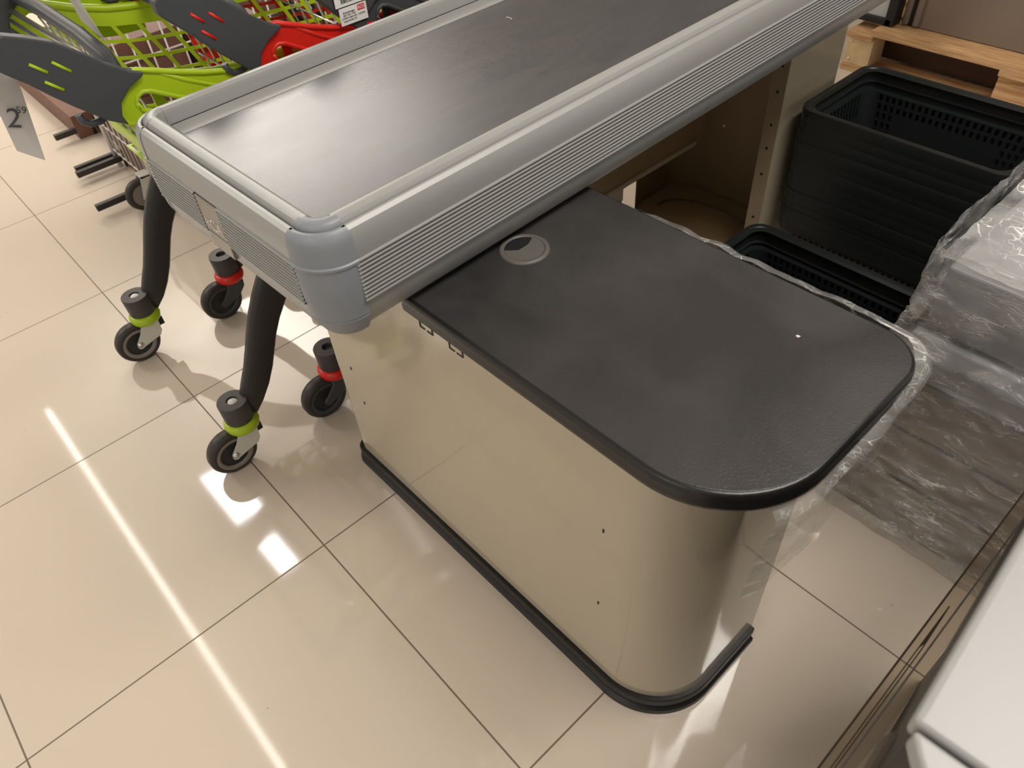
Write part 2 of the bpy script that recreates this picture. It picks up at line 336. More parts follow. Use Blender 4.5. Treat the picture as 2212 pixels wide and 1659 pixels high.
def arc(cx, cy, r, a0, a1, n):
    return [(cx + r * math.cos(a0 + (a1 - a0) * i / n), cy + r * math.sin(a0 + (a1 - a0) * i / n)) for i in range(n + 1)]
def rrect(x0, x1, y0, y1, r, n=6):
    rs = r if isinstance(r, (list, tuple)) else [r] * 4   # order: (x0,y0),(x1,y0),(x1,y1),(x0,y1)
    return (arc(x0 + rs[0], y0 + rs[0], rs[0], PI, 1.5 * PI, n) + arc(x1 - rs[1], y0 + rs[1], rs[1], 1.5 * PI, 2 * PI, n)
            + arc(x1 - rs[2], y1 - rs[2], rs[2], 0, .5 * PI, n) + arc(x0 + rs[3], y1 - rs[3], rs[3], .5 * PI, PI, n))
rad = math.radians

# ================================================================== setting
tag(MB().box(-7, 6, -4, 8, -.05, 0).build('floor', 'floor'), kind='structure')
tag(MB().box(-7, 6, -4, 8, 3.15, 3.2).build('ceiling', 'ceil'), kind='structure')
tag(MB().box(-7.1, -7, -4, 8, 0, 3.2).build('wall_left', 'wallL'), kind='structure')
tag(MB().box(-7, 6, 8, 8.1, 0, 3.2).build('wall_back', 'wallB'), kind='structure')

# ceiling fittings
def strip_light(x0, x1, y, wd, label, z=3.0):
    t = thing('strip_light', label, 'ceiling light', ((x0 + x1) / 2, y, z), group='linear ceiling lights')
    hl = (x1 - x0) / 2
    MB().box(-hl, hl, -wd * .8, wd * .8, .012, .05).build('housing', 'white', t)
    MB().box(-hl + .01, hl - .01, -wd / 2, wd / 2, 0, .012).build('diffuser', 'lamp', t)
    MB().tube([(-hl * .8, 0, .05), (-hl * .8, 0, .15)], .003, 6).build('suspension_wire', 'steel', t)
    MB().tube([(hl * .8, 0, .05), (hl * .8, 0, .15)], .003, 6).build('suspension_wire', 'steel', t)
strip_light(-3.1, .72, -.43, .035, 'long thin ceiling strip light mirrored as a bright line on the tiles')
strip_light(-4.5, 2.5, 2.9, .05, 'thin ceiling strip light over the shopping carts')
for (x0, x1, y0, y1, lb) in ((-1.5, -.93, .16, .37, 'larger square ceiling lamp mirrored in the tiles by the near caster'), (-.68, -.36, .18, .32, 'smaller square ceiling lamp mirrored in the tiles beside the counter')):
    t = thing('panel_lamp', lb, 'ceiling lamp', ((x0 + x1) / 2, (y0 + y1) / 2, 3.0))
    a, c = (x1 - x0) / 2, (y1 - y0) / 2
    MB().box(-a - .01, a + .01, -c - .01, c + .01, .01, .15).build('housing', 'white', t)
    MB().box(-a, a, -c, c, 0, .01).build('diffuser', 'spotlamp', t)

# ================================================================== conveyor
YAW = rad(1.9)
CW = .463; CL = 2.35
cv = thing('checkout_conveyor', 'silver grey checkout conveyor with ribbed rim and dark rubber belt', 'checkout conveyor', (2.098 - CW * math.cos(YAW), .037 - CW * math.sin(YAW), 0), YAW)
RB = .048
ribs = []
zt, zb, NR = .817, .757, 11
for i in range(NR):
    p = (zt - zb) / NR; z = zt - i * p
    ribs += [(.0008, z), (.0032, z - p * .12), (.0036, z - p * .42), (.0022, z - p * .58), (-.0036, z - p * .66), (-.0036, z - p * .94)]
top = [(-.036, .835), (-.036, .855), (-.0345, .8605), (-.030, .8635), (-.024, .864), (-.018, .8615), (-.0150, .857), (-.0140, .850), (-.0125, .850), (-.0118, .8565), (-.008, .8565), (-.0035, .853), (-.001, .846), (.0, .838)]
low = [(-.0015, .756), (-.004, .742), (-.012, .722), (-.022, .709), (-.032, .705), (-.045, .706)]
prof_rib = top + [(.0012, .8185)] + ribs + low
low_end = [(-.0010, .756), (-.0020, .742), (-.0066, .7235), (-.0130, .711), (-.0205, .7050), (-.045, .7055)]
prof_end = top + [(.0012, .8185)] + ribs + low_end
capmid = [(.0012, .818), (.0030, .8165), (.0030, .8135), (.0016, .812), (.0022, .79), (.001, .765)]
prof_cap = [(d + .0006, z) for d, z in top + capmid] + [(-.0004, .752), (-.0016, .740), (-.0032, .7385), (-.0024, .7365), (-.0075, .722), (-.0140, .710), (-.0210, .7040), (-.045, .704)]
def seg(pts, nx, ny): return [(x, y, nx, ny) for x, y in pts]
def capath(cx_, cy_, a0, a1, n=14, ext=.004):
    out = [(x, y, math.cos(a0 + (a1 - a0) * i / n), math.sin(a0 + (a1 - a0) * i / n)) for i, (x, y) in enumerate(arc(cx_, cy_, RB, a0, a1, n))]
    x, y, nx, ny = out[0]; s0 = (x + ny * ext * -1, y + nx * ext, nx, ny); x, y, nx, ny = out[-1]; s1 = (x - ny * ext, y + nx * ext, nx, ny)
    sgn = 1 if a1 > a0 else -1
    x, y, nx, ny = out[0]; s0 = (x + ny * ext * sgn, y - nx * ext * sgn, nx, ny)
    x, y, nx, ny = out[-1]; s1 = (x - ny * ext * sgn, y + nx * ext * sgn, nx, ny)
    return [s0] + out + [s1]
MB().sweep(seg([(CW, RB), (CW, CL)], 1, 0), prof_rib).build('side_rail', 'silver', cv, auto=.5)
MB().sweep(seg([(0, CL), (0, RB)], -1, 0), prof_rib).build('side_rail', 'silver', cv, auto=.5)
# end rail is interrupted by the badge
BX0, BX1 = .184, .241
MB().sweep(seg([(RB, 0), (BX0, 0)], 0, -1), prof_end).sweep(seg([(BX1, 0), (CW - RB, 0)], 0, -1), prof_end).sweep(seg([(BX0, 0), (BX1, 0)], 0, -1), top + [(.0012, .8185), (-.004, .8175), (-.004, .757)] + low_end).build('end_rail', 'silver', cv, auto=.5)
MB().sweep(capath(CW - RB, RB, -PI / 2, 0), prof_cap).build('corner_cap', 'cap', cv, auto=.6)
MB().sweep(capath(RB, RB, -PI, -PI / 2), prof_cap).build('corner_cap', 'silver', cv, auto=.6)
bd = MB().box(BX0 + .001, BX1 - .001, -.0028, .004, .738, .816).build('brand_badge', 'badge', cv, bevel=.0008)
text('lettering', '\u2248CA', .024, 'badgelight', bd, frame(((BX0 + BX1) / 2, -.0032, .779), (1, 0, 0), (0, 0, 1)), .0003)
MB().box(BX0 + .004, BX1 - .003, -.0031, -.0028, .7635, .7643).build('score_line', 'ink', bd)
MB().box(.045, CW - .045, .045, CL, .715, .832).build('deck', 'cream_shade', cv)
bl = MB().prism(rrect(.0355, CW - .0355, .0355, CL, [.02, .02, .001, .001]), .832, .8395).build('belt', 'belt', cv)
MB().box(.0358, .0372, .05, CL, .8393, .8402).build('belt_gap', 'black', cv)
MB().box(.038, .075, .05, CL, .8393, .8399).build('edge_strip', 'silver', bl)
for (x, y, r, a) in ((.13, .74, .018, .6), (.26, .95, .016, 2.6), (.14, .60, .009, .4)):
    MB().tube([(x + r * math.cos(a + t * .25), y + r * .6 * math.sin(a + t * .25), .8396) for t in range(9)], .0005, 5).build('scratch', 'white', bl)
MB().tube([(.25, .83, .8396), (.27, .90, .8396), (.29, .95, .8396)], .0004, 5).build('scratch', 'white', bl)
# support plate below that lands on the cabinets
MB().box(.10, CW - .13, .25, 2.2, .693, .7145).build('support_beam', 'cream_shade', cv)

# ================================================================== front base cabinet
BY = rad(.4)
bc = thing('base_cabinet', 'glossy cream curved base cabinet with black rubber plinth', 'cabinet', (1.655, .182, 0), BY)
def outline(inset, x0=0.0, rad_r=.125, w=.868, end=.262, rl=.02):
    i = inset; pts = []
    pts += arc(x0 + i + rl, i + rl, rl, PI, 1.5 * PI, 5)
    pts += arc(w - rad_r, rad_r, rad_r - i, -PI / 2, 0, 20)
    pts += [(w - i, end)]
    return pts
def withn(pts, flip=False):
    out = []
    for k, (x, y) in enumerate(pts):
        a = Vector(pts[max(k - 1, 0)]); b = Vector(pts[min(k + 1, len(pts) - 1)]); t = (b - a).normalized(); out.append((x, y, t.y, -t.x))
    return out
sh = MB().sweep(withn(outline(.012)), [(0, .02), (0, .3), (0, .671)], smooth=True).build('sheet_panel', 'cream', bc, solid=.002, off=-1)
kp = withn(outline(.006, end=.255))
kb = MB().sweep(kp, [(-.006, .046), (.001, .046), (.0022, .043), (.0022, .024), (.0, .020), (.0, .016), (.0055, .012), (.006, .001), (-.006, .001)], smooth=False).build('plinth_trim', 'black_rubber', bc, auto=.7)
MB().box(.79, .85, .258, .262, .003, .04).build('trim_offcut', 'black_rubber', bc)
for x in (.363, .429):
    z = .6015; mk = MB()
    for (a, b, c, d) in ((0, 0, .0014, .016), (.028, .0, .0294, .016), (0, 0, .011, .0014), (.016, 0, .0294, .0014)):
        mk.box(x + a - .0002, x + c + .0004, .0108, .0119, z + b, z + d)
    mk.build('cutout_mark', 'ink', sh)
for (x, z) in ((.081, .323), (.095, .237), (.717, .455), (.713, .257)): MB().box(x, x + .0022, .0108, .0119, z, z + .007).build('small_slit', 'ink', sh)
MB().box(.03, .40, .03, .25, .60, .668).box(.70, .83, .12, .25, .05, .66).build('inner_frame', 'cream_shade', bc)

# ================================================================== worktop
wt = thing('worktop', 'black grained worktop with rounded corners and thick edge band', 'worktop', (2.046, .163, 0), rad(.45))
wo = rrect(0, .529, 0, .343, [.006, .125, .055, .004], 14)
MB().prism(wo, .690, .700).build('top_sheet', 'worktop', wt, bevel=.0012)
def grow(pts, d):
    cx_ = sum(p[0] for p in pts) / len(pts); out = []
    n = len(pts)
    for k in range(n):
        a = Vector(pts[k - 1]); b = Vector(pts[(k + 1) % n]); t = (b - a)
        t = t.normalized() if t.length > 1e-9 else Vector((1, 0)); out.append((pts[k][0] + t.y * d, pts[k][1] - t.x * d))
    return out
eb = MB(); n = len(wo)
for (d, z) in ((-.004, .6985), (.0012, .6992), (.0042, .6965), (.0052, .690), (.0048, .684), (.0060, .680), (.0056, .675), (.002, .672), (-.01, .672)):
    eb.v += [(x, y, z) for x, y in grow(wo, d)]
for j in range(8):
    for k in range(n): eb.f.append((j * n + k, j * n + (k + 1) % n, (j + 1) * n + (k + 1) % n, (j + 1) * n + k)); eb.sm.append(True)
eb.f.append(tuple(8 * n + k for k in range(n))); eb.sm.append(False)
eb.build('edge_band', 'edge', wt)
cgx, cgy = .052, .170
gr = thing('cable_grommet', 'round dark cable grommet let into the worktop beside the conveyor', 'grommet', (0, 0, 0)) if False else None
g_ = MB().lathe([(.0275, .7008), (.0285, .7026), (.0315, .7028), (.0345, .7018), (.0352, .6995)], (cgx, cgy, 0), n=40).build('grommet_ring', 'grom', wt)
a0 = rad(150)
lid = [(cgx + .0275 * math.cos(a), cgy + .0275 * math.sin(a)) for a in [rad(q) for q in range(-128, 113, 8)]] + [(cgx - .003, cgy + .010), (cgx - .003, cgy - .008)]
MB().prism(lid, .7004, .7016).build('grommet_lid', 'grom', g_)
MB().lathe([(0, .7003), (.0275, .7003)], (cgx, cgy, 0), n=32).build('grommet_hole', 'black', g_)
MB().prism([(.409, .263), (.413, .2625), (.4135, .2665), (.4095, .266)], .7001, .7006).build('paper_scrap', 'badgelight', wt)

# ================================================================== film round the worktop
fm = MB(); out1 = grow(rrect(0, .529, 0, .343, [.006, .125, .075, .004], 14), .010)
seq = out1[20:50]
pts = []
for k in range(len(seq) - 1):
    for q in range(8):
        a = q / 8; pts.append((seq[k][0] * (1 - a) + seq[k + 1][0] * a, seq[k][1] * (1 - a) + seq[k + 1][1] * a))
prev = []
for (x, y) in pts: prev.append((x, y))
def dens(p, step=.012):
    o = [p[0]]
    for a, b in zip(p[:-1], p[1:]):
        L_ = math.dist(a, b); k = max(1, int(L_ / step))
        for i in range(1, k + 1): o.append((a[0] + (b[0] - a[0]) * i / k, a[1] + (b[1] - a[1]) * i / k))
    return o
wr = dens(arc(.404, .125, .135, rad(-28), 0, 5) + [(.540, .15), (.542, .25), (.543, .30)] + arc(.476, .310, .067, 0, PI / 2, 6) + [(.38, .376), (.30, .374), (.2, .371), (.12, .366), (.06, .356)])
wn_ = withn(wr)
zs = [.693, .691, .684, .665, .645, .61, .56, .50]
for (x, y, nx, ny) in wn_:
    for j, z in enumerate(zs):
        nn = noise.noise(Vector((x * 30, y * 30, z * 14))) * .004 + noise.noise(Vector((x * 90, y * 90, z * 30))) * .0015
        inn = -.022 if j == 0 else (-.010 if j == 1 else 0)
        fade = max(0, min(1, (x - .2) / .3))
        zz = z if j < 3 else .680 - (.680 - z) * (.35 + .65 * fade)
        zz -= .028 * max(0, min(1, (.30 - y) / .12)) * (1 if x > .4 else 0)
        fm.v.append((x + nx * (nn + inn - (.66 - z) * .10), y + ny * (nn + inn - (.66 - z) * .10), zz + nn * .5))
m_ = len(zs)
for i in range(len(wn_) - 1):
    for j in range(m_ - 1): fm.f.append((i * m_ + j, (i + 1) * m_ + j, (i + 1) * m_ + j + 1, i * m_ + j + 1)); fm.sm.append(True)
f_ = fm.build('plastic_film', 'filmthin')
f_.location = (2.046, .163, 0); f_.rotation_euler = (0, 0, rad(.45))
tag(f_, 'thin clear film hanging round the far edge of the black worktop', 'plastic film')

# ================================================================== far cabinet below the conveyor
fc = thing('support_cabinet', 'open cream sheet metal cabinet under the conveyor behind the worktop', 'cabinet', (0, 0, 0))
MB().box(1.887, 1.890, 1.335, 1.565, .0, .692).build('side_panel', 'cream', fc)
MB().sweep([(x, y, 0, 0) for x, y in [(1.50, 1.60)] + arc(1.44 + .03, 1.40 + .03, .03, PI, 1.5 * PI, 5)[::-1]][:1] + [], [(0, 0), (0, 1)]) if False else None
pth = [(1.888, 1.563), (1.60, 1.563)] + arc(1.54, 1.483, .08, PI / 2, PI, 8) + [(1.46, 1.36), (1.475, 1.335)]
MB().sweep(withn(pth), [(0, .002), (0, .66)], smooth=True).build('back_panel', 'cream_deep_shade', fc, solid=.003, off=0, auto=.6)
fl = MB().box(1.852, 1.890, 1.332, 1.335, .0, .69).build('mounting_flange', 'cream_shade', fc)
for z in (.09, .165, .29, .36, .42, .50, .56): MB().lathe([(0, 1.3312), (.0035, 1.3312)], (1.872, 0, z), 'y', 12).build('screw_hole', 'black', fl)
for z in (.24, .33): MB().lathe([(0, -.001), (.004, 0), (.004, .003)], (1.60, 1.558, z), 'y', 12).build('rivet', 'white', fc)
MB().prism(rrect(1.466, 1.886, 1.34, 1.558, [.02, .02, .01, .07]), .004, .02).build('bottom_tray', 'cream_deep_shade', fc)
MB().box(1.66, 1.886, 1.40, 1.55, .66, .69).build('top_brace', 'cream_shade', fc)
MB().tube([(1.675 + .16 * math.cos(rad(q)), 1.405 + .09 * math.sin(rad(q)), .023) for q in range(190, -1, -10)], .0028, 8).build('cable', 'cable', fc)  # drawn for the edge of the rounded panel, not a loose cable
# rail between the cabinets
cr = thing('cross_rail', 'narrow cream rail joining the two cabinets under the conveyor', 'rail', (0, 0, 0))
MB().box(1.664, 1.700, .47, 1.33, .640, .668).build('rail', 'cream_shade', cr)
MB().box(1.664, 1.667, .47, 1.33, .31, .64).build('rail_skirt', 'cream_deep_shade', cr)
MB().box(1.660, 1.672, .47, 1.33, .298, .312).build('rail_lip', 'cream_shade', cr, bevel=.003)
# ================================================================== casters and carts
def caster(parent, px, py, ring, metal, zt=.185):
    # pivot at (px,py); wheel trails towards -y
    w = MB().lathe([(.036, -.0140), (.045, -.0162), (.052, -.0140), (.0550, -.007), (.0550, .007), (.052, .0140), (.045, .0162), (.036, .0140)], (px, py - .045, .0552), 'x', 40).build('caster_wheel', 'tire', parent)
    h = MB().lathe([(0, -.010), (.030, -.010), (.036, -.0125)], (px, py - .045, .0552), 'x', 32).lathe([(0, .010), (.030, .010), (.036, .0125)], (px, py - .045, .0552), 'x', 32).build('wheel_hub', 'hub', w)
    MB().lathe([(.0325, .0125), (.0335, .0155), (.0385, .0164), (.042, .0162)], (px, py - .045, .0552), 'x', 36).lathe([(.0325, -.0125), (.0335, -.0155), (.0385, -.0164), (.042, -.0162)], (px, py - .045, .0552), 'x', 36).build('hub_ring', 'hubring' if metal else 'dark', w)
    f = MB()
    if metal:
        for sx in (-1, 1):
            x0 = px + sx * .0205; pts = [(py - .052, .045), (py - .045, .042), (py - .038, .045), (py + .010, .056), (py + .018, .068), (py + .020, .100), (py - .026, .100), (py - .034, .084), (py - .052, .062), (py - .054, .052)]
            f.prism(pts, x0 - .0012, x0 + .0012, 'x')
        f.prism([(px + .0215 * a, py - .003 + .023 * b) for a, b in ((-1, -1), (1, -1), (1, 1), (-1, 1))], .098, .101)
        f.lathe([(0, .108), (.029, .108), (.030, .105), (.026, .100), (0, .100)], (px, py, 0), 'z', 28)
        fo = f.build('caster_fork', 'zinc', parent, bevel=.0006)
        MB().lathe([(0, .026), (.0045, .0255), (.0055, .024), (.0095, .0205), (.0095, .0195)], (px, py - .045, .0552), 'x', 12).build('axle_bolt', 'steel', fo)
        MB().box(px - .012, px + .012, py + .012, py + .034, .075, .098).build('brake_pedal', 'black_rubber', parent, bevel=.002)
    else:
        for sx in (-1, 1):
            x0 = px + sx * .0212; pts = [(py - .054, .046), (py - .045, .040), (py - .034, .044), (py + .006, .062), (py + .022, .080), (py + .024, .100), (py - .024, .104), (py - .024, .090), (py - .044, .066), (py - .056, .056)]
            f.prism(pts, x0 - .003, x0 + .003, 'x')
        f.prism(rrect(px - .022, px + .022, py - .024, py + .022, .01, 4), .084, .106)
        fo = f.build('caster_fork', 'dark', parent, bevel=.003)
    MB().lathe([(0, .102), (.031, .102), (.036, .106), (.0385, .115), (.037, .123), (.031, .128), (0, .128)], (px, py, 0), 'z', 36).build('caster_ring', ring, parent)

def make_cart(ring, metal, shell, label, loc, tagkind=0):
    t = thing('shopping_cart', label, 'shopping cart', loc, 0, 'plastic shopping carts nested behind the conveyor')
    # --- rear legs and sockets
    for sx in (-1, 1):
        px = sx * .258; py = .022
        so = MB().lathe([(0, .126), (.0285, .126), (.031, .131), (.0325, .179), (.0315, .1815), (.0125, .182), (.0120, .181), (.0118, .174), (0, .174)], (px, py, 0), 'z', 40).build('caster_socket', 'socket', t, auto=.6)
        if metal: MB().lathe([(0, .1815), (.006, .181), (.0115, .177)], (px, py, 0), 'z', 20).build('socket_plug', 'white', so)
        caster(t, px, py, ring, metal)
        path = [(px, .046, .135), (px, .062, .160), (px, .082, .192), (px, .102, .228), (px, .120, .268), (px, .134, .300), (px, .152, .335), (px, .176, .372), (px, .205, .410), (px, .25, .455), (px * .95, .32, .50), (px * .9, .42, .53)]
        MB().ribbon(path, [.036, .053, .060, .061, .061, .062, .066, .072, .078, .08, .07, .06], .027, (1, 0, 0)).build('rear_leg', 'darkmetal', t, bevel=0)
    # --- low chassis running forward
    for sx in (-1, 1):
        MB().tube([(sx * .235, .40, .53), (sx * .215, .62, .40), (sx * .20, .80, .20), (sx * .195, .84, .13)], .014, 10).build('front_leg', 'darkmetal', t)
        caster_x = sx * .195
        w = MB().lathe([(0, -.012), (.034, -.0125), (.044, -.0148), (.050, -.0125), (.0525, 0), (.050, .0125), (.044, .0148), (.034, .0125), (0, .012)], (caster_x, .82, .0525), 'x', 32).build('caster_wheel', 'tire', t)
        MB().box(caster_x - .022, caster_x - .017, .80, .86, .045, .12).box(caster_x + .017, caster_x + .022, .80, .86, .045, .12).box(caster_x - .022, caster_x + .022, .82, .86, .115, .135).build('caster_fork', 'zinc', t)
    # --- basket
    def half(y): return .255 - .105 * (y - .05) / .85
    rimz = [(.04, .860), (.09, .856), (.13, .838), (.17, .822), (.23, .805), (.30, .794), (.45, .788), (.90, .785)]
    def rz(y):
        for (a, za), (b, zb_) in zip(rimz[:-1], rimz[1:]):
            if y <= b: return za + (zb_ - za) * max(0, (y - a) / (b - a))
        return rimz[-1][1]
    def bz(y): return .56 - .10 * (y - .1) / .8
    body = MB()
    for sx in (-1, 1):
        def P(s, q, sx=sx):
            y0 = .115 + .775 * s; top_ = rz(y0) - .002; zz = top_ + (bz(y0) - top_) * q; yy = y0 + .03 * q
            return (sx * (half(yy) - .045 * q), yy, zz)
        def P1(s, q): return P(s, .11 * q)
        def P2(s, q): return P(s, .11 + .89 * q)
        body.gridwall(P1, 14, 1, lambda i, j: False)
        body.gridwall(P2, 16, 7, lambda i, j: i > 0, .09, .10, skew=.45)
    def F(s, q):
        y0 = .89; hw = half(y0); zz = rz(y0) + (bz(y0) - rz(y0)) * q
        return ((-1 + 2 * s) * (hw - .045 * q), y0 + .03 * q, zz)
    body.gridwall(F, 8, 5, lambda i, j: j > 0, .12, .12)
    def B(s, q):
        y = .145 + .775 * q; return ((-1 + 2 * s) * (half(y) - .045), y, bz(y))
    body.gridwall(B, 8, 12, lambda i, j: True, .12, .12)
    bo = body.build('basket_body', shell, t, solid=.004, weld=True)
    rim = MB()
    for sx in (-1, 1): rim.tube([(sx * half(y), y, rz(y)) for y in (.10, .13, .17, .20, .23, .27, .33, .45, .6, .75, .89)], .0075, 8)
    rim.tube([(half(.89), .89, rz(.89)), (-half(.89), .89, rz(.89))], .0075, 8)
    rim.build('basket_rim', shell, bo)
    # --- shoulder with the oval opening, both sides
    for sx in (-1, 1):
        x0 = sx * .268
        outer = [(.060, .792), (.052, .806), (.054, .826), (.066, .843), (.084, .855), (.104, .860), (.130, .850), (.160, .838), (.20, .824), (.25, .811), (.30, .802), (.30, .74), (.24, .742), (.18, .752), (.12, .768), (.08, .780)]
        inner = [(.088, .806), (.085, .815), (.090, .824), (.100, .828), (.112, .825), (.130, .814), (.150, .802), (.168, .792), (.175, .786), (.168, .782), (.150, .782), (.130, .786), (.112, .792), (.100, .797), (.093, .800), (.089, .803)]
        sb = MB(); N = 16
        vs = [(x0, a, b) for a, b in outer] + [(x0, a, b) for a, b in inner]
        sb.add(vs, [(i, (i + 1) % N, N + (i + 1) % N, N + i) for i in range(N)])
        sh_ = sb.build('shoulder', shell, t, solid=.010, bevel=.002)
        ed = MB(); ed.tube([(x0 + sx * .004, a, b) for a, b in outer[15:] + outer[:11]], .0045, 8); ed.tube([(x0 + sx * .004, a, b) for a, b in inner + inner[:2]], .004, 8)
        ed.tube([(x0 + sx * .003, .135, .846), (x0 + sx * .003, .17, .822), (x0 + sx * .003, .21, .800), (x0 + sx * .003, .25, .786), (x0 + sx * .003, .30, .78)], .004, 8)
        ed.build('shoulder_ridge', shell, sh_)
    # --- handle brackets
    for sx in (-1, 1):
        x0 = sx * .272
        pts = [(-.075, .925), (-.075, .942), (-.062, .955), (-.042, .957), (-.02, .948), (.012, .932), (.040, .908), (.066, .884), (.090, .866), (.110, .857), (.107, .852), (.082, .842), (.062, .826), (.056, .808), (.060, .792), (.035, .808), (.0, .842), (-.022, .866), (-.042, .890), (-.062, .910)]
        hb = MB().prism(pts, x0 - .011, x0 + .011, 'x').build('handle_bracket', 'dark', t, bevel=.004, seg=3)
        si = MB()
        for (a, b, c, d) in ((-.030, .915, -.013, .898), (-.002, .909, .016, .890), (-.022, .888, -.004, .870)):
            si.tube([(x0 + sx * .0105, a, b), (x0 + sx * .0105, c, d)], .0024, 8)
        si.build('slot_inlay', shell, hb)
        hk = MB().tube([(x0 - sx * .004, .050, .826), (x0 - sx * .004, .040, .813), (x0 - sx * .004, .026, .807), (x0 - sx * .004, .012, .808), (x0 - sx * .004, .003, .815), (x0 - sx * .004, .001, .826)], .0055, 8).build('bag_hook', 'dark', t)
    MB().tube([(-.27, -.055, .940), (.27, -.055, .940)], .015, 14).build('handlebar', 'dark', t)
    # --- child seat: folded back bar, tubes and wires
    MB().tube([(-.25, .088, .862), (-.10, .093, .868), (.06, .098, .862), (.15, .100, .850), (.205, .100, .820)], [.012, .013, .013, .013, .008], 12).build('seat_bar', 'dark', t)
    sw = MB()
    for k, (yy, zz) in enumerate(((.070, .842), (.062, .826), (.055, .812))): sw.tube([(-.25, yy, zz), (.10, yy + .01, zz + .004), (.22, yy + .02, zz - .004)], .0052 - k * .0008, 8)
    sw.build('seat_tube', 'steel', t)
    wi = MB()
    for k in range(9): x_ = -.2 + k * .05; wi.tube([(x_, .10, .835), (x_ * .95, .135, .70), (x_ * .92, .15, .58)], .0022, 6)
    for k in range(4): wi.tube([(-.21, .105 + k * .014, .80 - k * .06), (.21, .105 + k * .014, .80 - k * .06)], .0022, 6)
    wi.build('rear_gate_wires', 'steel', t)
    MB().ribbon([(-.22, .142, .605), (.22, .142, .605)], .030, .006, (0, 1, 0)).build('rear_crossbar', shell, t)
    return t
make_cart('green', True, 'green', 'lime green shopping cart with lime caster rings, nearest of the nested row', (1.226, 0, 0))
make_cart('red', False, 'red', 'red shopping cart with dark handle and red caster rings behind the green one', (1.232, .236, 0))
make_cart('red', False, 'dark', 'dark grey shopping cart with a white paper label, farthest of the nested row', (1.228, .452, 0))

# white label on the dark cart
pc = thing('paper_label', 'white paper label with barcode on the dark grey cart', 'label', (1.514, .48, .858))
MB().box(0, .0008, -.030, .028, -.006, .030).build('upper_label', 'white', pc)
lo_ = MB().box(.0, .0008, -.025, .031, -.036, -.008).build('lower_label', 'white', pc)
FX = lambda y, z: frame((.0011, y, z), (0, 1, 0), (0, 0, 1))
for k, s_ in enumerate(('Einkaufswagen', 'SER TRX 1700', 'CODE 4.0601.001', 'supermarket 20')): text('print_line', s_, .0042, 'ink', lo_, FX(-.006, -.016 - k * .0045), .0001)
MB().box(.0009, .0012, .012, .027, -.019, -.010).build('red_logo', 'inkred', lo_)
text('logo_letters', 'ROS', .0075, 'white', lo_, frame((.0014, .0195, -.0148), (0, 1, 0), (0, 0, 1)), .0001)
text('print_line', 'VODPA', .0045, 'ink', lo_, FX(.019, -.025), .0001)
bcd = MB(); y_ = -.018
while y_ < .012: w_ = random.choice((.0006, .0011, .0017)); bcd.box(.0009, .0012, y_, y_ + w_, -.001, .012); y_ += w_ + random.choice((.0008, .0013))
bcd.build('barcode', 'ink', pc)

# price card hanging from the green cart
pt = thing('price_card', 'grey translucent price card hanging from the green cart handle', 'price card', (1.447, -.062, .82))
cd = MB().add([(-.004, -.020, .085), (-.004, .022, .075), (.004, -.002, -.056), (.0, -.030, -.030)], [(0, 1, 2, 3)]).build('card', 'acryltint', pt, solid=.0012)
ctx = Vector((0, .75, -.45)); cty = Vector((0, .35, .94))
text('digits', '2', .040, 'inkgrey', cd, frame((.003, -.012, .014), (.05, .85, -.35), (0, .30, .95)), .0002)
text('digits', '59', .014, 'inkgrey', cd, frame((.003, .0025, .022), (.05, .85, -.35), (0, .30, .95)), .0002)
# second card inside the green cart
pt2 = thing('plastic_card', 'narrow clear grey card hanging inside the green basket', 'card', (1.30, .105, .90))
MB().add([(-.025, 0, .05), (.022, 0, .055), (.045, .012, -.040), (.005, 0, -.012)], [(0, 1, 2, 3)]).build('card', 'acryltint', pt2, solid=.0012)

# ================================================================== low rack frames on the floor at the left
def floor_frame(x0, x1, y0, y1, label, wheel):
    t = thing('floor_frame', label, 'metal frame', ((x0 + x1) / 2, y1, 0), 0, 'dark steel floor frames behind the carts')
    a = (x1 - x0) / 2; d = y0 - y1
    for s_ in (-1, 1): MB().box(s_ * a - .009, s_ * a + .009, d - (.035 if s_ > 0 else 0), 0, .025, .045).build('prong', 'darkmetal', t, bevel=.001)
    MB().box(-a - .009, a + .009, -.009, .009, .025, .045).build('crossbar', 'darkmetal', t, bevel=.001)
    MB().tube([(-a, 0, .04), (-a + .10, .05, .16), (-a + .22, .09, .30)], .011, 6).build('strut', 'darkmetal', t)
    MB().tube([(a, 0, .04), (a + .16, .06, .12), (a + .33, .10, .16)], .011, 6).build('strut', 'darkmetal', t)
    for s_ in (-1, 1): MB().lathe([(0, .0), (.012, .0), (.012, .026), (0, .026)], (s_ * a, -.02, 0), 'z', 12).build('foot_pad', 'black_rubber', t)
    if wheel:
        wx, wy = wheel[0] - (x0 + x1) / 2, wheel[1] - y1
        w = MB().lathe([(.036, -.0135), (.044, -.0148), (.051, -.0125), (.0545, 0), (.051, .0125), (.044, .0148), (.036, .0135)], (wx, wy, .0545), 'x', 32).build('caster_wheel', 'tire', t)
        MB().lathe([(0, .011), (.036, .0125)], (wx, wy, .0545), 'x', 24).build('wheel_hub', 'hubring', w)
        MB().prism([(wy - .008, .045), (wy + .010, .042), (wy + .045, .115), (wy + .010, .118)], wx + .018, wx + .021, 'x').prism([(wy - .008, .045), (wy + .010, .042), (wy + .045, .115), (wy + .010, .118)], wx - .021, wx - .018, 'x').box(wx - .021, wx + .021, wy + .010, wy + .045, .112, .120).build('caster_fork', 'zinc', t)
floor_frame(-.44, -.125, .235, .395, 'dark steel floor frame with two prongs, farther of the two at the left', None)
floor_frame(-.085, .19, .19, .385, 'dark steel floor frame with a grey caster, nearer of the two at the left', (.262, .292))

